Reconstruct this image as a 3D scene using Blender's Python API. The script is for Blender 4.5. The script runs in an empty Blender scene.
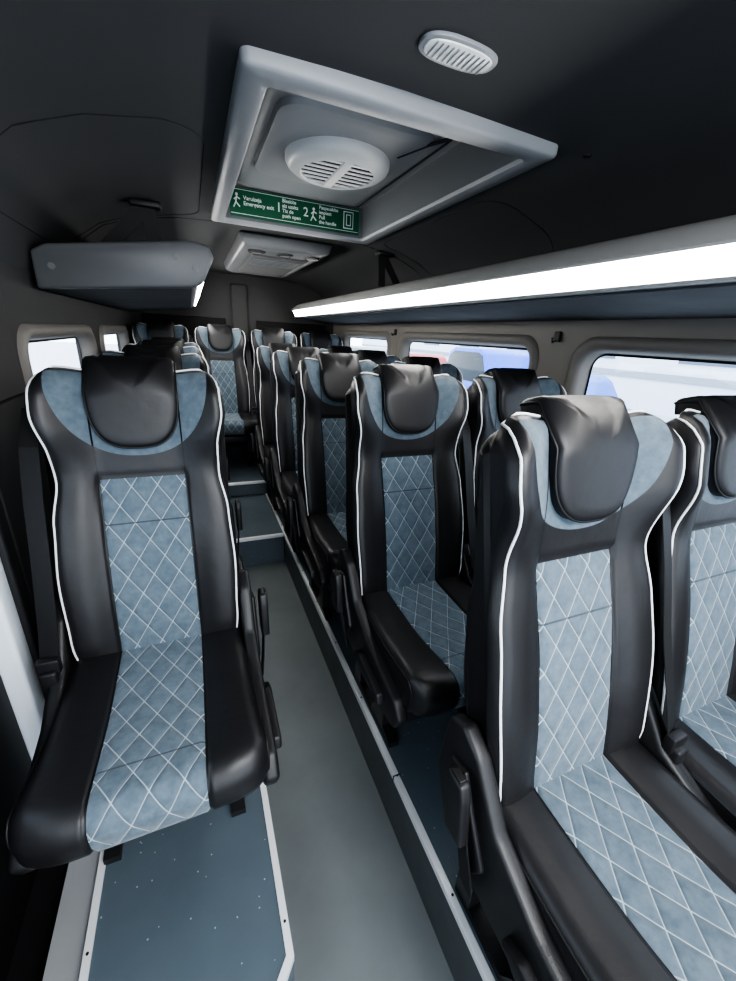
import bpy, bmesh, math, random
from mathutils import Vector, Matrix
random.seed(3)
S=bpy.context.scene
COL=S.collection

# ------------------------------------------------------------------ node helpers
class NT:
    def __init__(s,name):
        s.m=bpy.data.materials.new(name); s.m.use_nodes=True
        s.t=s.m.node_tree; s.t.nodes.clear()
        s.out=s.t.nodes.new('ShaderNodeOutputMaterial')
    def n(s,k,**kw):
        nd=s.t.nodes.new(k)
        for a,b in kw.items(): setattr(nd,a,b)
        return nd
    def put(s,sock,v):
        if v is None: return
        if hasattr(v,'links'): s.t.links.new(v,sock)
        else:
            if isinstance(v,(tuple,list)) and len(v)==3 and sock.type=='RGBA': v=(*v,1)
            sock.default_value=v
    def M(s,op,a,b=None,c=None):
        nd=s.n('ShaderNodeMath',operation=op)
        s.put(nd.inputs[0],a); s.put(nd.inputs[1],b); s.put(nd.inputs[2],c)
        return nd.outputs[0]
    def mix(s,f,a,b):
        nd=s.n('ShaderNodeMix',data_type='RGBA')
        s.put(nd.inputs[0],f); s.put(nd.inputs[6],a); s.put(nd.inputs[7],b)
        return nd.outputs[2]
    def noise(s,vec,scale,detail=3,rough=.5):
        nd=s.n('ShaderNodeTexNoise'); s.put(nd.inputs['Vector'],vec)
        nd.inputs['Scale'].default_value=scale; nd.inputs['Detail'].default_value=detail
        nd.inputs['Roughness'].default_value=rough
        return nd.outputs[0]
    def bump(s,h,strength,dist,normal=None):
        nd=s.n('ShaderNodeBump'); s.put(nd.inputs['Height'],h)
        nd.inputs['Strength'].default_value=strength; nd.inputs['Distance'].default_value=dist
        if normal is not None: s.put(nd.inputs['Normal'],normal)
        return nd.outputs[0]
    def pbr(s,col,rough,metal=0,normal=None,spec=.5,sheen=0,coat=0):
        p=s.n('ShaderNodeBsdfPrincipled')
        s.put(p.inputs['Base Color'],col); s.put(p.inputs['Roughness'],rough)
        s.put(p.inputs['Metallic'],metal); s.put(p.inputs['Specular IOR Level'],spec)
        s.put(p.inputs['Sheen Weight'],sheen); s.put(p.inputs['Coat Weight'],coat)
        if normal is not None: s.put(p.inputs['Normal'],normal)
        s.t.links.new(p.outputs[0],s.out.inputs[0]); return p
    def obj(s): return s.n('ShaderNodeTexCoord').outputs['Object']

def simple(name,col,rough=.5,metal=0,bump=0,scale=200,var=0.0,spec=.5,coat=0):
    N=NT(name); o=N.obj(); c=col; nm=None
    if var:
        c=N.mix(N.noise(o,6,4),tuple(x*(1-var) for x in col),tuple(min(1,x*(1+var)) for x in col))
    if bump: nm=N.bump(N.noise(o,scale,2),bump,.002)
    N.pbr(c,rough,metal,nm,spec,coat=coat); return N.m

def emis(name,col,st):
    N=NT(name); e=N.n('ShaderNodeEmission'); e.inputs[0].default_value=(*col,1); e.inputs[1].default_value=st
    N.t.links.new(e.outputs[0],N.out.inputs[0]); return N.m

def upholstery(name,ell):
    N=NT(name); o=N.obj()
    uv=N.n('ShaderNodeTexCoord').outputs['UV']
    sp=N.n('ShaderNodeSeparateXYZ'); N.put(sp.inputs[0],uv); u,v=sp.outputs[0],sp.outputs[1]
    au=N.M('ABSOLUTE',u)
    panel=N.M('LESS_THAN',au,.098)
    if ell:
        panel=N.M('MULTIPLY',panel,N.M('LESS_THAN',v,.445))
        e=N.M('LESS_THAN',N.M('ADD',N.M('POWER',N.M('ABSOLUTE',N.M('DIVIDE',u,.172)),2.3),
              N.M('POWER',N.M('ABSOLUTE',N.M('DIVIDE',N.M('SUBTRACT',v,.71),.208)),2.3)),1)
        fab=N.M('MAXIMUM',panel,e)
    else: fab=panel
    up=N.M('DIVIDE',u,.060); vp=N.M('DIVIDE',v,.094)
    a=N.M('ABSOLUTE',N.M('SUBTRACT',N.M('MULTIPLY',N.M('FRACT',N.M('ADD',up,vp)),2),1))
    b=N.M('ABSOLUTE',N.M('SUBTRACT',N.M('MULTIPLY',N.M('FRACT',N.M('SUBTRACT',up,vp)),2),1))
    def line(x): return N.M('GREATER_THAN',x,.958)
    st=N.M('MULTIPLY',N.M('MAXIMUM',line(a),line(b)),panel)
    h=N.M('MULTIPLY',N.M('SUBTRACT',1,N.M('POWER',a,5)),N.M('SUBTRACT',1,N.M('POWER',b,5)))
    sv=.33 if ell else .40
    seam=N.M('MULTIPLY',N.M('LESS_THAN',N.M('ABSOLUTE',N.M('SUBTRACT',v,sv)),.0022),panel)
    h=N.M('MULTIPLY',N.M('SUBTRACT',h,seam),panel)
    n1=N.noise(o,45,6,.65); n2=N.noise(o,700,2)
    cr=N.n('ShaderNodeMapRange'); N.put(cr.inputs[0],n1); cr.inputs[1].default_value=.3; cr.inputs[2].default_value=.7
    f=N.mix(cr.outputs[0],(.082,.112,.138),(.138,.176,.208))
    f=N.mix(N.M('MULTIPLY',st,.75),f,(.44,.49,.52)); f=N.mix(N.M('MULTIPLY',seam,.7),f,(.03,.04,.05))
    col=N.mix(fab,(.014,.0137,.015),f)
    edge=N.M('LESS_THAN',N.M('ABSOLUTE',N.M('SUBTRACT',au,.099)),.0018)
    col=N.mix(edge,col,(.004,.004,.005))
    rough=N.M('ADD',.43,N.M('MULTIPLY',fab,.45))
    wr=N.noise(o,9,4,.55)
    nm=N.bump(wr,.25,.012)
    nm=N.bump(n2,.12,.0012,nm)
    nm=N.bump(h,.9,.0050,nm)
    N.pbr(col,rough,0,nm,N.M('SUBTRACT',.5,N.M('MULTIPLY',fab,.3)),N.M('MULTIPLY',fab,.2))
    return N.m

M_back=upholstery('quilted_back_upholstery',True)
M_cush=upholstery('quilted_cushion_upholstery',False)
def leather():
    N=NT('black_leather'); o=N.obj()
    nm=N.bump(N.noise(o,10,4),.25,.01); nm=N.bump(N.noise(o,600,2),.15,.001,nm)
    N.pbr((.014,.0137,.015),.45,0,nm); return N.m
M_leather=leather()
M_pipe=simple('white_piping',(.80,.81,.81),.5)
M_pipeb=simple('black_piping',(.01,.01,.01),.5)
M_plast=simple('black_plastic',(.015,.015,.016),.45,bump=.15,scale=400)
M_strap=simple('belt_webbing',(.010,.010,.011),.6,bump=.3,scale=500)
M_steel=simple('painted_steel',(.03,.03,.032),.4,.4)
M_alu=simple('aluminium_trim',(.82,.83,.84),.4,.2,var=.05)
M_aluplate=simple('brushed_plate',(.42,.43,.44),.45,.3,var=.12)
M_ceil=simple('ceiling_fabric',(.056,.057,.059),.85,bump=.3,scale=900,var=.08)
M_seam=simple('ceiling_seam',(.015,.015,.016),.8)
M_duct=simple('cream_duct_plastic',(.40,.40,.39),.5,bump=.1,scale=300)
M_ductg=simple('grey_locker_plastic',(.115,.12,.125),.42,bump=.1,scale=300)
M_ductd=simple('dark_duct_fabric',(.07,.075,.08),.8,bump=.5,scale=60,var=.5)
M_wall=simple('wall_trim_fabric',(.052,.051,.051),.8,bump=.3,scale=700,var=.06)
M_beige=simple('window_surround_plastic',(.185,.172,.158),.55,bump=.1,scale=300)
M_dark=simple('dark_door_panel',(.010,.010,.011),.55,bump=.2,scale=300)
M_white=simple('white_paint',(.80,.86,.92),.35)
M_hatch=simple('hatch_plastic',(.28,.29,.30),.40,bump=.08,scale=250)
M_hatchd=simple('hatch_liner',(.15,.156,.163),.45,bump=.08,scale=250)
M_fan=simple('fan_plastic',(.62,.63,.62),.4)
M_green=simple('green_sign',(.006,.11,.05),.4)
M_signw=simple('sign_white',(.80,.86,.82),.5)
M_led=emis('led_diffuser',(1,.985,.95),16)
M_lens=simple('lamp_lens',(.8,.8,.78),.2,bump=.3,scale=120)
M_hole=simple('dark_recess',(.006,.006,.006),.8)

def floor_mat(name,base,speck):
    N=NT(name); o=N.obj()
    c=N.mix(N.noise(o,5,5,.6),tuple(x*.8 for x in base),tuple(x*1.2 for x in base))
    if speck:
        vo=N.n('ShaderNodeTexVoronoi'); N.put(vo.inputs['Vector'],o); vo.inputs['Scale'].default_value=60
        sc=N.n('ShaderNodeSeparateColor'); N.put(sc.inputs[0],vo.outputs['Color'])
        k=N.M('MULTIPLY',N.M('LESS_THAN',vo.outputs['Distance'],.11),N.M('GREATER_THAN',sc.outputs[0],.66))
        c=N.mix(N.M('MULTIPLY',k,.65),c,(.5,.6,.66))
    r=N.M('ADD',.34,N.M('MULTIPLY',N.noise(o,12,4),.2))
    N.pbr(c,r,0,N.bump(N.noise(o,500,2),.12,.001)); return N.m
M_floor=floor_mat('aisle_vinyl',(.17,.188,.192),False)
M_plat=floor_mat('platform_vinyl',(.100,.130,.153),True)
M_riser=floor_mat('riser_vinyl',(.085,.095,.10),False)

def glass_mat():
    N=NT('window_glass')
    t=N.n('ShaderNodeBsdfTransparent'); t.inputs[0].default_value=(.92,.95,.97,1)
    g=N.n('ShaderNodeBsdfGlossy'); g.inputs['Roughness'].default_value=.02
    mx=N.n('ShaderNodeMixShader'); mx.inputs[0].default_value=.06
    N.t.links.new(t.outputs[0],mx.inputs[1]); N.t.links.new(g.outputs[0],mx.inputs[2])
    N.t.links.new(mx.outputs[0],N.out.inputs[0]); return N.m
M_glass=glass_mat()

# ------------------------------------------------------------------ mesh helpers
def mk(name,verts,faces,mat,parent=None,smooth=False,uvs=None,loc=None):
    me=bpy.data.meshes.new(name); me.from_pydata([tuple(v) for v in verts],[],faces)
    me.materials.append(mat)
    if uvs:
        L=me.uv_layers.new(name='UVMap')
        for p in me.polygons:
            for li,vi in zip(p.loop_indices,p.vertices):
                L.data[li].uv=uvs(p.index,vi)
    bm=bmesh.new(); bm.from_mesh(me); bmesh.ops.recalc_face_normals(bm,faces=bm.faces); bm.to_mesh(me); bm.free()
    if smooth:
        for p in me.polygons: p.use_smooth=True
        if smooth!='all':
            try: me.set_sharp_from_angle(angle=math.radians(40))
            except Exception: pass
    ob=bpy.data.objects.new(name,me); COL.objects.link(ob)
    if parent: ob.parent=parent
    if loc: ob.location=loc
    return ob

def empty(name,loc=(0,0,0)):
    e=bpy.data.objects.new(name,None); e.location=loc; e.empty_display_size=.1; COL.objects.link(e); return e

def box(name,x0,x1,y0,y1,z0,z1,mat,parent=None,bev=0,seg=3):
    bm=bmesh.new()
    vs=[bm.verts.new((x,y,z)) for x in (x0,x1) for y in (y0,y1) for z in (z0,z1)]
    for f in ((0,1,3,2),(4,6,7,5),(0,4,5,1),(2,3,7,6),(0,2,6,4),(1,5,7,3)): bm.faces.new([vs[i] for i in f])
    bmesh.ops.recalc_face_normals(bm,faces=bm.faces)
    if bev: bmesh.ops.bevel(bm,geom=bm.edges[:],offset=bev,segments=seg,affect='EDGES',profile=.5)
    me=bpy.data.meshes.new(name); bm.to_mesh(me); bm.free(); me.materials.append(mat)
    if bev:
        for p in me.polygons: p.use_smooth=True
        me.set_sharp_from_angle(angle=math.radians(35))
    ob=bpy.data.objects.new(name,me); COL.objects.link(ob)
    if parent: ob.parent=parent
    return ob

def prism(name,pts,a0,a1,axis,mat,parent=None,bev=0,smooth=False,seg=3):
    """pts 2D polygon; axis 'x': pts=(y,z); 'y': pts=(x,z); 'z': pts=(x,y)"""
    def P(p,a):
        return (a,p[0],p[1]) if axis=='x' else ((p[0],a,p[1]) if axis=='y' else (p[0],p[1],a))
    bm=bmesh.new(); A=[bm.verts.new(P(p,a0)) for p in pts]; B=[bm.verts.new(P(p,a1)) for p in pts]
    n=len(pts); bm.faces.new(A); bm.faces.new(B[::-1])
    for i in range(n): bm.faces.new((A[i],A[(i+1)%n],B[(i+1)%n],B[i]))
    bmesh.ops.recalc_face_normals(bm,faces=bm.faces)
    if bev: bmesh.ops.bevel(bm,geom=bm.edges[:],offset=bev,segments=seg,affect='EDGES',profile=.5)
    me=bpy.data.meshes.new(name); bm.to_mesh(me); bm.free(); me.materials.append(mat)
    if bev or smooth:
        for p in me.polygons: p.use_smooth=True
        me.set_sharp_from_angle(angle=math.radians(35))
    ob=bpy.data.objects.new(name,me); COL.objects.link(ob)
    if parent: ob.parent=parent
    return ob

def tube(name,pts,r,mat,parent=None,cyc=False):
    cu=bpy.data.curves.new(name,'CURVE'); cu.dimensions='3D'; cu.bevel_depth=r; cu.bevel_resolution=2; cu.use_fill_caps=True
    sp=cu.splines.new('POLY'); sp.points.add(len(pts)-1)
    for q,p in zip(sp.points,pts): q.co=(*p,1)
    sp.use_cyclic_u=cyc; cu.materials.append(mat)
    ob=bpy.data.objects.new(name,cu); COL.objects.link(ob)
    if parent: ob.parent=parent
    return ob

def ribbon(name,pts,wdir,w,t,mat,parent=None):
    wd=Vector(wdir).normalized(); vs=[];fs=[]
    for i,p in enumerate(pts):
        p=Vector(p); a=Vector(pts[max(i-1,0)]); b=Vector(pts[min(i+1,len(pts)-1)])
        n=(b-a).cross(wd).normalized()
        for sx,sn in ((-1,-1),(1,-1),(1,1),(-1,1)): vs.append(p+wd*sx*w/2+n*sn*t/2)
    for i in range(len(pts)-1):
        for k in range(4): fs.append((4*i+k,4*i+(k+1)%4,4*i+4+(k+1)%4,4*i+4+k))
    fs.append((0,1,2,3)); e=4*(len(pts)-1); fs.append((e+3,e+2,e+1,e))
    return mk(name,vs,fs,mat,parent)

def disc(name,c,r,h,mat,parent=None,n=32,ry=None,bev=0):
    ry=ry or r
    pts=[(c[0]+r*math.cos(2*math.pi*i/n),c[1]+ry*math.sin(2*math.pi*i/n)) for i in range(n)]
    return prism(name,pts,c[2]-h,c[2],'z',mat,parent,bev=bev,smooth=True,seg=2)

def sst(a,b,x):
    t=max(0,min(1,(x-a)/(b-a))); return t*t*(3-2*t)

# ------------------------------------------------------------------ SEAT (faces -Y, origin: floor under back/cushion joint)
def interp(tab,x):
    if x<=tab[0][0]: return tab[0][1]
    for (a,b),(c,d) in zip(tab,tab[1:]):
        if x<=c:
            t=(x-a)/(c-a); t=t*t*(3-2*t); return b+(d-b)*t
    return tab[-1][1]
BW=[(-.06,.198),(.05,.208),(.2,.214),(.34,.208),(.45,.192),(.52,.193),(.61,.210),(.68,.208),(.73,.190)]
def front_y(z): return -.012*math.sin(math.pi*max(0,min(1,z/.42)))-.022*sst(.42,.62,z)
nf=54; prof=[]; TOP=.712; th=lambda z:.095-.03*sst(.2,.7,z)
for i in range(nf):
    z=-.06+(TOP-.03+.06)*i/(nf-1); prof.append((front_y(z),z))
yt=front_y(TOP-.03); tt=th(.7)
for i in range(1,8):
    a=math.pi*i/8; prof.append((yt+tt/2-tt/2*math.cos(a),TOP-.03+.032*math.sin(a)))
for i in range(16):
    z=TOP-.03-(TOP-.03+.06)*i/15; prof.append((yt+tt+.0*z+ (th(z)-tt)+.018*math.sin(math.pi*i/15),z))
NP=len(prof)
def norm2(pr,j):
    a=pr[(j-1)%len(pr)]; b=pr[(j+1)%len(pr)]
    dy,dz=b[0]-a[0],b[1]-a[1]; l=math.hypot(dy,dz) or 1
    return (-dz/l,dy/l)
NRM=[norm2(prof,j) for j in range(NP)]
for j in (0,NP-1): NRM[j]=((-.7,-.7) if j==0 else (.7,-.7))
s0=.85; RR=.030
def stations():
    L=[0,.12,.24,.34,.42,.455,.475,.49,.505,.52,.545,.58,.63,.69,.76,.81]
    o=[(s,0) for s in L]+[(s0+(1-s0)*math.sin(a),RR*(1-math.cos(a))) for a in [math.pi/2*k/7 for k in range(8)]]
    return [(-s,i) for s,i in o[:0:-1]]+o
ST=stations()
def Pback(s,ins,j,extra=0):
    y,z=prof[j]; ny,nz=NRM[j]
    w=interp(BW,z); x=s*w; off=-ins+extra
    if j<nf+3:
        b=.018*sst(.45,.75,abs(s))*(1-sst(.42,.56,z))+.050*sst(.40,.95,abs(s))*sst(.44,.58,z)*(1-.5*sst(.66,.72,z))
        b*=sst(-.06,.03,z)
        b-=.007*math.exp(-((abs(x)-.099)/.0035)**2)*(1-sst(.43,.46,z))
        b-=.006*math.exp(-((z-.445)/.006)**2)*(1 if abs(x)<.1 else 0)
        off+=b
    y+=ny*off; z+=nz*off
    z-=.034*(abs(s)**3.6)*sst(.56,.72,z)
    return (x,y,z)
def build_back():
    vs=[];fs=[];uv=[]
    for s,ins in ST:
        for j in range(NP):
            p=Pback(s,ins,j); vs.append(p); uv.append((p[0],p[2]))
    front=[]
    for i in range(len(ST)-1):
        for j in range(NP):
            k=(j+1)%NP
            fs.append((i*NP+j,(i+1)*NP+j,(i+1)*NP+k,i*NP+k)); front.append(j<nf+1)
    fs.append(tuple(range(NP))); front.append(False)
    b=(len(ST)-1)*NP; fs.append(tuple(b+j for j in range(NP))[::-1]); front.append(False)
    return vs,fs,lambda fi,vi:(uv[vi] if front[fi] else (5,-5))
# cushion
cp=[];
for i in range(26):
    y=.05-.45*i/25; cp.append((y,.445-.012*math.sin(math.pi*i/25)+.012*sst(.5,1,i/25)))
y0,z0=cp[-1]
for i in range(1,9):
    a=math.pi/2*i/8; cp.append((y0-.045*math.sin(a),z0-.045*(1-math.cos(a))))
cp.append((cp[-1][0]+.004,.380)); cp.append((cp[-1][0]+.012,.355)); cp.append((cp[-1][0]+.03,.34)); NCF=len(cp)
for i in range(8): cp.append((-.38+.43*i/7,.318))
cp.append((.055,.33)); cp.append((.06,.40)); NC=len(cp)
CN=[norm2(cp,j) for j in range(NC)]
arc=[0]
for j in range(1,NC): arc.append(arc[-1]+math.hypot(cp[j][0]-cp[j-1][0],cp[j][1]-cp[j-1][1]))
if CN[10][1]<0: CN=[(-a,-b) for a,b in CN]
if NRM[10][0]>0: NRM=[(-a,-b) for a,b in NRM]
def Pcush(s,ins,j,extra=0):
    y,z=cp[j]; ny,nz=CN[j]
    w=.205+.014*max(0,min(1,(.05-y)/.45))
    x=s*w; off=-ins+extra
    if j<NCF:
        b=.009*sst(.46,.72,abs(s))*(1-.7*sst(20,33,j))
        b-=.006*math.exp(-((abs(x)-.099)/.004)**2)
        off+=b
    y+=ny*off; z+=nz*off
    if y<-.3: y+=.030*abs(s)**5*sst(.0,.15,-.3-y)
    return (x,y,z)
def build_cush():
    vs=[];fs=[];uv=[];front=[]
    for s,ins in ST:
        for j in range(NC):
            p=Pcush(s,ins,j); vs.append(p); uv.append((p[0],arc[j]))
    for i in range(len(ST)-1):
        for j in range(NC):
            k=(j+1)%NC
            fs.append((i*NC+j,(i+1)*NC+j,(i+1)*NC+k,i*NC+k)); front.append(j<NCF-1)
    fs.append(tuple(range(NC))); front.append(False)
    b=(len(ST)-1)*NC; fs.append(tuple(b+j for j in range(NC))[::-1]); front.append(False)
    return vs,fs,lambda fi,vi:(uv[vi] if front[fi] else (5,-5))
# headrest pillow
def pill_pos(u,v,off):
    R=.036; zt=.716-R; y0=-.022
    if v<=0: p=(y0,zt+v); n=(-1,0)
    elif v<R*math.pi/2:
        a=v/R; p=(y0+R-R*math.cos(a),zt+R*math.sin(a)); n=(-math.cos(a),math.sin(a))
    else: p=(y0+R+(v-R*math.pi/2),zt+R); n=(0,1)
    return (u,p[0]+n[0]*off,p[1]+n[1]*off)
def pill_outline(n=80):
    o=[]
    for i in range(n):
        a=2*math.pi*i/n; c,s=math.cos(a),math.sin(a)
        if s>=0: e=2/9; hv=.125; eu=2/9
        else: e=2/2.8; hv=.135; eu=2/2.8
        o.append((.099*math.copysign(abs(c)**eu,c),hv*math.copysign(abs(s)**e,s)))
    return o
def build_pillow():
    O=pill_outline(); n=len(O); cv=-.024; vs=[];fs=[]
    rings=[(1.0,-.015),(1.0,.008),(.99,.014),(.965,.018),(.92,.021),(.80,.023),(.6,.024),(.3,.025),(.1,.025)]
    for f,h in rings:
        for x,y in O:
            vs.append(pill_pos(x*f,cv+y*f,h+.010*sst(-.10,.03,y*f)))
    for r in range(len(rings)-1):
        for i in range(n): fs.append((r*n+i,r*n+(i+1)%n,(r+1)*n+(i+1)%n,(r+1)*n+i))
    fs.append(tuple((len(rings)-1)*n+i for i in range(n)))
    edge=[pill_pos(x*1.0,cv+y*1.0,.011+.010*sst(-.10,.03,y)) for x,y in O]
    return vs,fs,edge

PARTS=[]   # list of (name,data,matrix)
def collect(ob): PARTS.append((ob.name.split('.')[0],ob.data,ob.matrix_basis.copy())); bpy.data.objects.remove(ob)
TILT=Matrix.Translation((0,0,.45))@Matrix.Rotation(math.radians(-15),4,'X')
v,f,uvf=build_back(); o=mk('backrest',v,f,M_back,smooth='all',uvs=uvf); o.matrix_basis=TILT; collect(o)
v,f,uvf=build_cush(); o=mk('cushion',v,f,M_cush,smooth='all',uvs=uvf); collect(o)
v,f,edge=build_pillow(); o=mk('headrest',v,f,M_leather,smooth='all'); o.matrix_basis=TILT; collect(o)
o=tube('headrest_piping',edge,.0026,M_pipeb,cyc=True); o.matrix_basis=TILT; collect(o)
# white piping around back
sp_s=s0+(1-s0)*math.sin(.75); sp_i=RR*(1-math.cos(.75))
path=[Pback(-sp_s,sp_i,j,.0012) for j in range(3,nf+3)]
path+=[Pback(s,(sp_i if abs(s)>.8 else 0),nf+2,.0012) for s in [-.8+.1*k for k in range(17)]]
path+=[Pback(sp_s,sp_i,j,.0012) for j in range(nf+2,2,-1)]
o=tube('back_piping',path,.0025,M_pipe); o.matrix_basis=TILT; collect(o)
for sg,nm in ((-1,'cushion_piping_a'),(1,'cushion_piping_b')):
    path=[Pcush(sg*(s0+(1-s0)*math.sin(1.2)),RR*(1-math.cos(1.2)),j,.0015) for j in range(2,NCF)]
    o=tube(nm,path,.0022,M_pipeb); collect(o)
# side recliner covers, frame, legs
cov=[(.115,.56),(.13,.42),(.09,.33),(-.02,.275),(-.26,.255),(-.37,.275),(-.395,.325),(-.36,.365),(-.16,.40),(-.05,.455),(.02,.555),(.07,.585)]
o=prism('recliner_cover_a',cov,-.242,-.207,'x',M_plast,bev=.010); collect(o)
o=prism('recliner_cover_b',cov,.207,.242,'x',M_plast,bev=.010); collect(o)
inner=[(.08,.50),(.085,.42),(.05,.36),(-.03,.32),(-.05,.36),(.0,.44),(.035,.51)]
o=prism('recliner_cap',inner,-.252,-.236,'x',M_leather,bev=.006); collect(o)
o=prism('recline_lever',[(-.30,.33),(-.31,.30),(-.16,.305),(-.12,.33),(-.16,.35)],-.262,-.238,'x',M_plast,bev=.006); collect(o)
o=box('seat_pan',-.195,.195,-.36,.06,.26,.328,M_steel,bev=.01); collect(o)
o=box('rail_a',-.17,-.13,-.30,.08,.2,.27,M_steel,bev=.006); collect(o)
o=box('rail_b',.13,.17,-.30,.08,.2,.27,M_steel,bev=.006); collect(o)
for k,x in enumerate((-.15,.15)):
    o=prism('leg_%d'%k,[(-.20,.23),(-.14,.23),(-.13,.10),(-.09,.02),(.02,.02),(.02,.22),(.07,.22),(.07,0),(-.24,0),(-.24,.02),(-.18,.03)],x-.018,x+.018,'x',M_steel); collect(o)
o=ribbon('seatbelt_webbing',[(.215,.17,1.05),(.222,.115,.97),(.226,.075,.85),(.228,.03,.70),(.230,-.02,.56),(.236,-.05,.46)],(1,.25,.0),.042,.002,M_strap); collect(o)
o=box('belt_guide',.18,.225,.155,.21,1.02,1.07,M_plast,bev=.008); collect(o)
o=box('belt_tongue',.212,.258,-.062,-.040,.46,.50,M_steel,bev=.004); collect(o)
o=prism('belt_tongue_housing',[(-.075,.40),(-.03,.40),(-.03,.475),(-.075,.475)],.218,.252,'x',M_plast,bev=.006); collect(o)
o=prism('belt_buckle',[(-.02,.40),(.03,.40),(.05,.50),(.045,.53),(.005,.53),(-.005,.50)],-.285,-.262,'x',M_plast,bev=.006); collect(o)
o=box('buckle_button',-.281,-.266,.012,.038,.525,.534,M_pipeb,bev=.002); collect(o)
o=ribbon('buckle_strap',[(-.27,.0,.42),(-.262,-.02,.34),(-.255,-.03,.28)],(0,1,0),.035,.003,M_strap); collect(o)

def seat(x,y,z,mirror=False):
    e=empty('passenger_seat',(x,y,z))
    for n,d,mt in PARTS:
        ob=bpy.data.objects.new(n,d); COL.objects.link(ob); ob.parent=e
        if mirror and n not in('backrest','cushion','headrest'):
            ob.matrix_basis=Matrix.Diagonal((-1,1,1,1))@mt
        else: ob.matrix_basis=mt
    return e
PZ=.21; RZ=.32
for y,xa in ((.34,.645),(1.03,.645),(1.69,.632),(2.35,.63),(3.0,.63)):
    seat(xa,y,PZ); seat(xa+.455,y,PZ)
XL=-.145
for y in (1.0,1.72,2.40,3.05):
    e=seat(XL,y,PZ,True)
for x in (-.22,.235,.69,1.13): seat(x,3.74,RZ)

# ------------------------------------------------------------------ FLOOR
Y0,Y1=-1.2,4.3
WL,WR=-.47,1.385
box('floor',WL-.1,WR+.06,Y0,Y1,-.06,0,M_floor)
e=empty('floor_platform_right')
box('deck',.46,WR,Y0,Y1,0.001,PZ,M_plat,e)
box('riser_panel',.455,.46,Y0,2.37,0.001,PZ-.004,M_riser,e)
box('edge_trim',.452,.471,Y0,4.0,PZ-.018,PZ+.004,M_alu,e,bev=.002,seg=1)
for k in range(14):
    y=-.2+k*.3; disc('screw_%d'%k,(.463,y,PZ+.0055),.003,.003,M_steel,e,n=10)
box('trim_joint',.450,.474,.70,.703,PZ-.02,PZ+.0045,M_steel,e)
e=empty('floor_platform_left')
pl=[(-.325,.22),(-.10,.22),(.085,.44),(.085,3.10),(WL+.002,3.10),(WL+.002,1.13),(-.325,1.13)]
prism('deck',pl,.001,PZ,'z',M_plat,e)
def offset_poly(pts,w):
    out=[]
    for i,p in enumerate(pts):
        a=Vector(pts[max(i-1,0)]); b=Vector(p); c=Vector(pts[min(i+1,len(pts)-1)])
        d1=(b-a).normalized() if i>0 else (c-b).normalized(); d2=(c-b).normalized() if i<len(pts)-1 else d1
        n1=Vector((-d1.y,d1.x)); n2=Vector((-d2.y,d2.x)); m=(n1+n2).normalized()
        out.append(b+m*(w/max(.3,m.dot(n1))))
    return out
tp=[(.078,2.36),(.078,.443),(-.103,.228),(-.318,.228),(-.318,1.02)]
A=offset_poly(tp,.008); B=offset_poly(tp,-.008); n=len(tp)
vs=[(*p,PZ+.004) for p in A]+[(*p,PZ+.004) for p in B]+[(*p,PZ-.02) for p in A]+[(*p,PZ-.02) for p in B]
fs=[]
for i in range(n-1):
    fs+=[(i,i+1,n+i+1,n+i),(2*n+i,2*n+i+1,i+1,i),(3*n+i,3*n+i+1,n+i+1,n+i)]
mk('edge_trim',vs,fs,M_alu,e)
for k,p in enumerate(((.078,.5),(.078,.9),(-.0,.352),(-.318,.6))): disc('screw_%d'%k,(p[0],p[1],PZ+.0055),.003,.003,M_steel,e,n=10)
prism('sill_plate',[(-.40,.1),(-.333,.1),(-.333,1.02),(-.40,1.02)],.001,PZ-.02,'z',M_aluplate,e)
e=empty('aisle_step')
box('lower_step',.088,.452,2.37,3.11,0.001,PZ-.001,M_plat,e)
box('lower_nosing',.09,.450,2.362,2.385,PZ-.015,PZ+.005,M_alu,e,bev=.002,seg=1)
e=empty('floor_platform_rear')
box('deck',WL+.005,WR-.005,3.12,Y1-.005,PZ+.001,RZ,M_plat,e)
box('nosing',.0,.50,3.112,3.135,RZ-.015,RZ+.005,M_alu,e,bev=.002,seg=1)

# ------------------------------------------------------------------ WALLS & WINDOWS
def wall(name,xi,sg,wins,y0,y1,ztop,mt):
    e=empty(name); xo=xi+sg*.07; a,b=min(xi,xo),max(xi,xo)
    ys=[y0]+[q for w in wins for q in w[:2]]+[y1]
    for i in range(0,len(ys),2):
        if ys[i+1]-ys[i]>.001: box('pillar_%d'%i,a,b,ys[i],ys[i+1],-.05,ztop,mt,e)
    for k,w in enumerate(wins):
        box('lower_panel_%d'%k,a,b,w[0],w[1],-.05,w[2],M_wall,e)
        box('upper_panel_%d'%k,a,b,w[0],w[1],w[3],ztop,mt,e)
    return e
def rrect(y0,y1,z0,z1,r,n=8):
    o=[]
    for cy,cz,a0 in ((y1-r,z1-r,0),(y0+r,z1-r,90),(y0+r,z0+r,180),(y1-r,z0+r,270)):
        for k in range(n+1):
            a=math.radians(a0+90*k/n); o.append((cy+r*math.cos(a),cz+r*math.sin(a)))
    return o
WN=[0]
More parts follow.
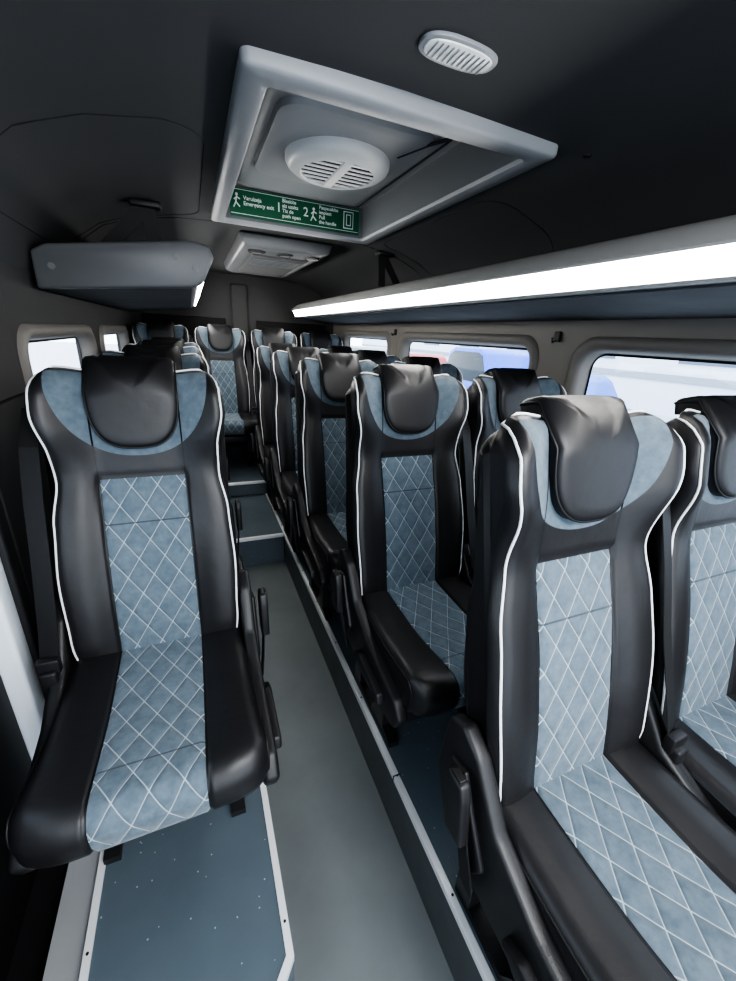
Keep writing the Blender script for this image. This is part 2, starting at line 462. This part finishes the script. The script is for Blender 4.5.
def window(xi,sg,y0,y1,z0,z1):
    WN[0]+=1; e=empty('window_%d'%WN[0])
    R0=min(.10,(z1-z0)*.4)
    loops=[(-.035,0,R0),(-.030,-.012,R0),(-.012,-.018,R0*.9),(.006,-.010,R0*.8),(.016,.012,R0*.7),(.022,.05,R0*.65)]
    vs=[];fs=[]; n=None
    for ins,dx,r in loops:
        L=rrect(y0+ins,y1-ins,z0+ins,z1-ins,r); n=len(L)
        for y,z in L: vs.append((xi+sg*dx,y,z))
    for k in range(len(loops)-1):
        for i in range(n): fs.append((k*n+i,k*n+(i+1)%n,(k+1)*n+(i+1)%n,(k+1)*n+i))
    mk('surround',vs,fs,M_beige,e,smooth='all')
    g0=rrect(y0+.018,y1-.018,z0+.018,z1-.018,R0*.6); g1=rrect(y0+.030,y1-.030,z0+.030,z1-.030,R0*.5)
    vs=[(xi+sg*.05,y,z) for y,z in g0]+[(xi+sg*.05,y,z) for y,z in g1]; n=len(g0)
    mk('rubber_seal',vs,[(i,(i+1)%n,n+(i+1)%n,n+i) for i in range(n)],M_hole,e)
    vs=[(xi+sg*.055,y,z) for y,z in g0]
    mk('glass',vs,[tuple(range(len(g0)))],M_glass,e)
rw=[(-.55,1.19,.98,1.475),(1.43,2.70,.98,1.475),(2.92,3.95,.98,1.475)]
lw=[(1.56,2.55,1.15,1.405),(2.80,3.85,1.15,1.405)]
wall('wall_right',WR,1,rw,Y0,Y1,1.60,M_beige)
wall('wall_left',WL,-1,lw,1.13,Y1,1.60,M_wall)
for w in rw: window(WR,1,*w)
for w in lw: window(WL,-1,*w)
# sliding door (left front)
e=empty('door_1')
xd=WL-.03
box('door_lower',xd-.06,xd,Y0,1.01,-.05,.93,M_dark,e)
box('door_upper',xd-.06,xd,Y0,1.01,1.40,1.58,M_dark,e)
box('door_stile',xd-.06,xd,.86,1.01,.93,1.40,M_dark,e)
box('door_glass',xd-.04,xd-.036,Y0,.86,.93,1.40,M_glass,e)
box('door_pull',xd,xd+.03,.2,.5,.80,.84,M_plast,e,bev=.01)
e=empty('trim_door_left')
box('jamb',WL-.07,WL+.012,1.015,1.085,.0,1.42,M_white,e,bev=.01)
box('jamb_seal',WL-.02,WL+.028,1.07,1.12,.0,1.58,M_dark,e,bev=.008)
box('pillar_cover',WL,WL+.018,1.12,1.46,.3,1.58,M_wall,e,bev=.008)
box('lower_cover',WL,WL+.022,1.12,3.9,.3,1.10,M_dark,e,bev=.008)
box('lower_cover_front',WL,WL+.03,1.12,1.53,.3,1.26,M_dark,e,bev=.008)
e=empty('door_step')
box('sill',WL-.03,-.401,.1,1.01,.001,.10,M_dark,e)
# rear wall
e=empty('wall_rear')
box('rear_panel',WL-.07,WR+.07,Y1,Y1+.06,-.05,2.1,M_wall,e)
box('rear_pillar',.38,.52,Y1-.03,Y1,.3,1.85,M_wall,e,bev=.01)
for x in (-.38,.60): box('rear_door_trim',x,x+.70,Y1-.02,Y1,.95,1.55,M_hole,e,bev=.008)

# ------------------------------------------------------------------ CEILING
HX0,HX1,HY0,HY1=.145,.86,.97,2.17
CP=[(WL-.03,1.50),(WL,1.60),(-.45,1.69),(-.40,1.775),(-.31,1.845),(-.18,1.89),(-.02,1.915),(HX0,1.925),(.3,1.93),(.45,1.932),(.62,1.93),(HX1-.0,1.925)]
CP+=[(.93,1.916),(1.06,1.895),(1.20,1.85),(1.30,1.785),(1.36,1.70),(WR,1.60),(WR+.03,1.50)]
ys=[Y0,-.5,0,.4,HY0,1.3,1.7,HY1,2.7,3.3,3.8,Y1]
vs=[(x,y,z) for y in ys for x,z in CP]; n=len(CP); fs=[]
for a in range(len(ys)-1):
    for b in range(n-1):
        if ys[a]>=HY0 and ys[a+1]<=HY1 and CP[b][0]>=HX0-.001 and CP[b+1][0]<=HX1+.001: continue
        fs.append((a*n+b,a*n+b+1,(a+1)*n+b+1,(a+1)*n+b))
mk('ceiling',vs,fs,M_ceil,smooth='all')
def cz(x):
    for (a,b),(c,d) in zip(CP,CP[1:]):
        if a<=x<=c: return b+(d-b)*(x-a)/(c-a)
    return 1.6
def cpt(x,y,o=.0005): return (x,y,cz(x)-o)
e=empty('trim_ceiling')
def xline(nm,y,x0,x1): tube(nm,[cpt(x0+(x1-x0)*k/24,y) for k in range(25)],.0014,M_seam,e)
xline('seam_b',2.3,-.455,1.37)
def rseam(nm,x0,x1,y0,y1,r=.08):
    L=rrect(x0,x1,y0,y1,r,6); P=[]
    for i in range(len(L)):
        a=L[i];b=L[(i+1)%len(L)]
        for k in range(6): P.append(cpt(a[0]+(b[0]-a[0])*k/6,a[1]+(b[1]-a[1])*k/6))
    tube(nm,P,.0014,M_seam,e,cyc=True)
rseam('panel_seam_left',-.435,.08,1.30,2.25,.12); rseam('panel_seam_right',.95,1.30,1.3,2.2)
for y in (.45,.93,2.3):
    disc('liner_clip',(0,0,0),.009,.004,M_seam,e,n=14).matrix_basis=Matrix.Translation(cpt(.95 if y>.5 else .33,y))

# ------------------------------------------------------------------ ROOF HATCH
e=empty('roof_hatch')
def rect(x0,x1,y0,y1,r): return rrect(x0,x1,y0,y1,r,4)
def frame_loops(nm,loops,mat,cap=False,parent=e):
    vs=[];fs=[];n=None
    for x0,x1,y0,y1,r,z in loops:
        L=rect(x0,x1,y0,y1,r); n=len(L); vs+=[(x,y,z) for x,y in L]
    for k in range(len(loops)-1):
        for i in range(n): fs.append((k*n+i,k*n+(i+1)%n,(k+1)*n+(i+1)%n,(k+1)*n+i))
    if cap: fs.append(tuple((len(loops)-1)*n+i for i in range(n)))
    ob=mk(nm,vs,fs,mat,parent,smooth=True); return ob
def L(i,z,r=.016,iy=None):
    iy=i if iy is None else iy
    return (HX0-.02+i,HX1+.02-i,HY0-.02+iy,HY1+.02-iy,r,z)
frame_loops('frame',[L(0,1.94),L(0,1.908),L(.002,1.903),L(.006,1.900),L(.050,1.898,.014),L(.055,1.901,.014),L(.058,1.912,.012)],M_hatch)
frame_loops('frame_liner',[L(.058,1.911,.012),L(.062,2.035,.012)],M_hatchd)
frame_loops('lid',[L(.05,2.034,.02),L(.10,2.034,.04),L(.11,2.028,.04),L(.125,2.020,.04),L(.14,2.018,.04)],M_hatch,cap=True)
frame_loops('fan_plate',[(.26,.74,1.27,1.84,.07,2.019),(.265,.735,1.275,1.835,.07,2.004),(.28,.72,1.29,1.82,.06,1.998)],M_hatch,cap=True)
fc=(.50,1.545)
def ringmesh(nm,c,prof_rz,mat,n=48,parent=e):
    vs=[];fs=[]
    for r,z in prof_rz:
        for i in range(n):
            a=2*math.pi*i/n; vs.append((c[0]+r*math.cos(a),c[1]+r*math.sin(a),z))
    for k in range(len(prof_rz)-1):
        for i in range(n): fs.append((k*n+i,k*n+(i+1)%n,(k+1)*n+(i+1)%n,(k+1)*n+i))
    return mk(nm,vs,fs,mat,parent,smooth=True)
ringmesh('fan_ring',fc,[(.172,2.0),(.172,1.985),(.165,1.972),(.15,1.962),(.132,1.956),(.124,1.955),(.12,1.958),(.12,1.966)],M_fan)
disc('fan_recess',(fc[0],fc[1],1.975),.1225,.006,M_hole,e)
for k in range(-3,4):
    yy=k*.032; hl=math.sqrt(.121**2-yy**2)
    for sx in (-1,1):
        o=box('fan_slat',.008,hl,-.0085,.0085,-.0015,.0015,M_fan,e,bev=.001,seg=1)
        o.location=(fc[0],fc[1]+yy,1.960); o.scale=(sx,1,1); o.rotation_euler=(math.radians(3),0,0)
box('fan_bar',fc[0]-.016,fc[0]+.016,fc[1]-.122,fc[1]+.122,1.955,1.964,M_fan,e,bev=.003)
tube('lid_strut',[(.79,1.12,2.0),(.70,1.30,2.0),(.66,1.42,2.0)],.005,M_steel,e)
tube('lid_seam',[(.765,1.10,2.018),(.765,2.05,2.018)],.003,M_seam,e)
# sign
e=empty('emergency_exit_sign')
SY=2.118
box('plate',.205,.80,SY,SY+.004,1.920,2.025,M_green,e)
box('border_top',.209,.796,SY-.001,SY+.001,2.018,2.020,M_signw,e); box('border_bottom',.209,.796,SY-.001,SY+.001,1.930,1.932,M_signw,e)
def text(s,x,z,size,nm):
    cu=bpy.data.curves.new(nm,'FONT'); cu.body=s; cu.size=size; cu.extrude=.0003; cu.offset=.0004; cu.materials.append(M_signw)
    cu.space_line=.95
    ob=bpy.data.objects.new(nm,cu); COL.objects.link(ob); ob.parent=e
    ob.location=(x,SY-.002,z); ob.rotation_euler=(math.pi/2,0,0)
text('Varuizeja\nEmergency exit',.262,1.984,.021,'text_title')
text('1',.402,1.962,.05,'digit_1'); text('Bleskite\naiz uzsita\nTiz de\npush open',.43,2.0,.020,'text_one')
text('2',.525,1.962,.05,'digit_2'); text('Paspauskite\niespiest\nPull\nthe handle',.60,2.0,.020,'text_two')
def picto(x,z):
    disc('head',(0,0,0),.006,.001,M_signw,e,n=12).matrix_basis=Matrix.Translation((x,SY-.001,z+.028))@Matrix.Rotation(math.pi/2,4,'X')
    for a,b in (((0,.022),(-.004,.0)),((0,.018),(.014,.012)),((0,.018),(-.012,.008)),((-.004,0),(.012,-.016)),((-.004,0),(-.014,-.02))):
        tube('limb',[(x+a[0],SY-.001,z+a[1]),(x+b[0],SY-.001,z+b[1])],.0028,M_signw,e)
picto(.235,1.972); picto(.575,1.968)
box('picto_frame',.72,.77,SY-.0015,SY,1.94,2.01,M_signw,e); box('picto_hole',.724,.766,SY-.0025,SY,1.944,2.006,M_green,e); box('picto_door',.733,.757,SY-.0035,SY,1.952,1.998,M_signw,e); box('picto_inner',.737,.753,SY-.0045,SY,1.956,1.994,M_green,e)

# ceiling dome lamp
e=empty('ceiling_lamp')
lc=(.475,.80,1.932)
def oval(nm,sx,sy,z0,z1,mat,bev=.002):
    n=40;pts=[(lc[0]+math.copysign(abs(math.cos(2*math.pi*i/n))**.75,math.cos(2*math.pi*i/n))*sx,lc[1]+math.copysign(abs(math.sin(2*math.pi*i/n))**.75,math.sin(2*math.pi*i/n))*sy) for i in range(n)]
    return prism(nm,pts,z0,z1,'z',mat,e,bev=bev,seg=2)
oval('bezel',.075,.036,1.926,1.934,M_hatch); oval('lens',.066,.028,1.9235,1.93,M_lens)
for k in range(-5,6): box('lens_rib_%d'%(k+5),lc[0]+k*.0105-.0010,lc[0]+k*.0105+.0010,lc[1]-.020,lc[1]+.020,1.9215,1.924,M_hatch,e)

# AC unit on ceiling
e=empty('air_conditioning_unit')
prism('housing',[(.27,1.925),(.29,1.872),(.33,1.860),(.70,1.860),(.75,1.872),(.77,1.925)],2.42,3.55,'y',M_ductg,e,bev=.012)
box('centre_panel',.36,.68,2.62,3.45,1.852,1.866,M_ceil,e,bev=.006)
for k,x in enumerate((.37,.52,.67)):
    ringmesh('vent_%d'%k,(x,2.52),[(.048,1.862),(.046,1.852),(.036,1.850),(.032,1.860)],M_plast,24,e)
    disc('vent_core_%d'%k,(x,2.52,1.856),.026,.006,M_ductg,e,n=20)
for k in range(5): box('grille_%d'%k,.38,.66,2.70+k*.05,2.715+k*.05,1.846,1.855,M_ductg,e)

# ------------------------------------------------------------------ OVERHEAD DUCTS + LED
e=empty('overhead_duct_right')
P=[(1.375,1.63),(1.34,1.69),(1.10,1.722),(.99,1.720),(.945,1.702),(.900,1.668),(.886,1.654),(.888,1.649),(.902,1.651),(.925,1.606),(.916,1.600),(.922,1.594),(.95,1.594),(1.375,1.570)]
prism('body',P,-.9,4.05,'y',M_duct,e,smooth=True)
prism('led_strip',[(.895,1.648),(.902,1.651),(.924,1.607),(.917,1.604)],-.896,4.0,'y',M_led,e)
prism('underside_panel',[(.945,1.5935),(1.374,1.571),(1.374,1.565),(.945,1.588)],-.89,4.05,'y',M_ductd,e)
e=empty('overhead_locker_left')
P=[(-.455,1.555),(-.455,1.660),(-.41,1.685),(.03,1.735),(.075,1.728),(.085,1.70),(.045,1.62),(.02,1.605)]
prism('body',P,1.80,4.05,'y',M_ductg,e,smooth=True)
prism('led_strip',[(.094,1.694),(.084,1.697),(.050,1.628),(.060,1.624)],1.84,4.0,'y',M_led,e)
prism('underside_panel',[(-.44,1.556),(.02,1.602),(.02,1.596),(-.44,1.549)],1.83,4.04,'y',M_ductd,e)
Q=[(-.453,1.548),(-.453,1.660),(-.41,1.685),(.03,1.748),(.090,1.738),(.105,1.70),(.060,1.612),(.02,1.594)]
prism('end_cap',Q,1.77,1.815,'y',M_ductg,e,bev=.010)
for k,(x,z) in enumerate(((-.40,1.62),(-.02,1.69),(.04,1.66))):
    disc('cap_button',(0,0,0),.010,.006,M_hatchd,e,n=18).matrix_basis=Matrix.Translation((x,1.765,z))@Matrix.Rotation(math.pi/2,4,'X')

# seat-belt webbing anchored on the ceiling
e=empty('ceiling_belt_anchor')
ribbon('strap_a',[(-.12,2.00,1.88),(-.20,2.00,1.79),(-.27,2.00,1.715)],(.75,0,-.66),.05,.003,M_strap,e)
ribbon('strap_b',[(-.11,2.005,1.88),(-.10,2.005,1.735)],(1,0,0),.05,.003,M_strap,e)
box('strap_anchor',-.17,-.06,1.98,2.04,1.872,1.897,M_plast,e,bev=.008)
e=empty('ceiling_belt_anchor')
ribbon('strap_a',[(1.01,2.3,1.895),(1.02,2.3,1.73)],(1,0,0),.04,.003,M_strap,e)
ribbon('strap_b',[(1.02,2.305,1.89),(1.13,2.305,1.735)],(.84,0,.54),.04,.003,M_strap,e)
box('strap_anchor',.98,1.08,2.27,2.33,1.88,1.903,M_plast,e,bev=.008)
for k,y in enumerate((1.31,2.81)):
    e=empty('coat_hook'); 
    box('hook_base',WR-.014,WR,y-.014,y+.014,1.485,1.525,M_plast,e,bev=.004)
    tube('hook_arm',[(WR-.012,y,1.49),(WR-.03,y,1.482),(WR-.034,y,1.5)],.004,M_plast,e)
e=empty('coat_hook')
box('hook_base',WL+.018,WL+.032,1.28,1.31,1.485,1.525,M_plast,e,bev=.004)
tube('hook_arm',[(WL+.03,1.295,1.49),(WL+.048,1.295,1.482),(WL+.052,1.295,1.5)],.004,M_plast,e)

# ------------------------------------------------------------------ EXTERIOR
M_ground=simple('wet_pavement',(.50,.53,.57),.7,var=.2,bump=.2,scale=20)
box('ground',-40,40,-30,50,-.75,-.65,M_ground)
e=empty('building'); 
box('facade',16,17,-10,40,-.65,6,simple('white_cladding',(.62,.68,.76),.6,var=.06),e)
for k in range(9): box('facade_window_%d'%k,15.96,16,-6+k*4.5,-4+k*4.5,1.2,2.6,simple('facade_glass_%d'%k,(.12,.16,.22),.15),e)
box('facade_band',15.95,16,-10,40,.55,.8,simple('grey_band',(.3,.33,.38),.6),e)
def car(nm,x,y,col,h=1.65,l=4.4,rot=90):
    e=empty(nm,(x,y,-.65)); e.rotation_euler=(0,0,math.radians(rot))
    m=simple(nm+'_paint',col,.25,.0,coat=.5); g=simple(nm+'_glass',(.03,.04,.05),.08)
    body=[(-l/2,.35),(-l/2,.85),(-l/2+.15,.98),(-l*.25,1.02),(-l*.12,h*.93),(-l*.05,h),(l*.33,h),(l*.42,h*.93),(l*.49,1.05),(l/2,.9),(l/2,.35)]
    prism('body',body,-.88,.88,'y',m,e,bev=.06)
    gl=[(-l*.21,1.05),(-l*.11,h*.9),(-l*.05,h*.94),(l*.32,h*.94),(l*.40,h*.88),(l*.45,1.07)]
    prism('glazing',gl,-.89,.89,'y',g,e,bev=.01)
    for wx in (-l*.31,l*.31):
        for wy in (-.80,.80):
            o=disc('wheel',(0,0,.1),.33,.2,M_hole,e,n=28,bev=.03); o.matrix_basis=Matrix.Translation((wx,wy,.33))@Matrix.Rotation(math.pi/2,4,'X')
            o=disc('rim',(0,0,.115),.2,.23,M_alu,e,n=20); o.matrix_basis=Matrix.Translation((wx,wy,.33))@Matrix.Rotation(math.pi/2,4,'X')
car('parked_car',7.6,6.6,(.03,.12,.50),1.62,2.9)
car('parked_car',8.4,10.0,(.03,.12,.60),2.0,3.2)
car('parked_car',8.0,13.9,(.40,.04,.05),1.65,3.2)
car('parked_car',8,18,(.25,.27,.3),1.7)

# ------------------------------------------------------------------ WORLD / LIGHT
w=bpy.data.worlds.new('overcast'); S.world=w; w.use_nodes=True
t=w.node_tree; bg=t.nodes['Background']
tc=t.nodes.new('ShaderNodeTexCoord'); sp=t.nodes.new('ShaderNodeSeparateXYZ'); cr=t.nodes.new('ShaderNodeValToRGB')
t.links.new(tc.outputs['Generated'],sp.inputs[0]); t.links.new(sp.outputs[2],cr.inputs[0]); t.links.new(cr.outputs[0],bg.inputs[0])
cr.color_ramp.elements[0].color=(.86,.92,.98,1); cr.color_ramp.elements[1].color=(.78,.87,1,1)
bg.inputs[1].default_value=2.6
# unseen area light added behind the camera to brighten the seat fronts
ld=bpy.data.lights.new('cab_fill_light','AREA'); ld.shape='RECTANGLE'; ld.size=.6; ld.size_y=.3; ld.energy=14; ld.color=(.97,.98,1)
lo=bpy.data.objects.new('cab_fill_light',ld); COL.objects.link(lo); lo.location=(.4,-.55,1.86); lo.rotation_euler=(math.radians(25),0,0)

# ------------------------------------------------------------------ CAMERA
cd=bpy.data.cameras.new('camera'); cam=bpy.data.objects.new('camera',cd); COL.objects.link(cam); S.camera=cam
cd.sensor_fit='VERTICAL'; cd.sensor_height=24; cd.lens=24*398/981; cd.clip_start=.01
fw=Vector((.376,.854,-.3588)).normalized(); rt=Vector((.922,-.382,.0557)); rt=(rt-fw*rt.dot(fw)).normalized(); upv=rt.cross(fw)
m=Matrix((rt,upv,-fw)).transposed().to_4x4(); m.translation=(0,0,1.46); cam.matrix_world=m
S.view_settings.view_transform='AgX'
S.view_settings.look='AgX - High Contrast'
S.view_settings.exposure=.85
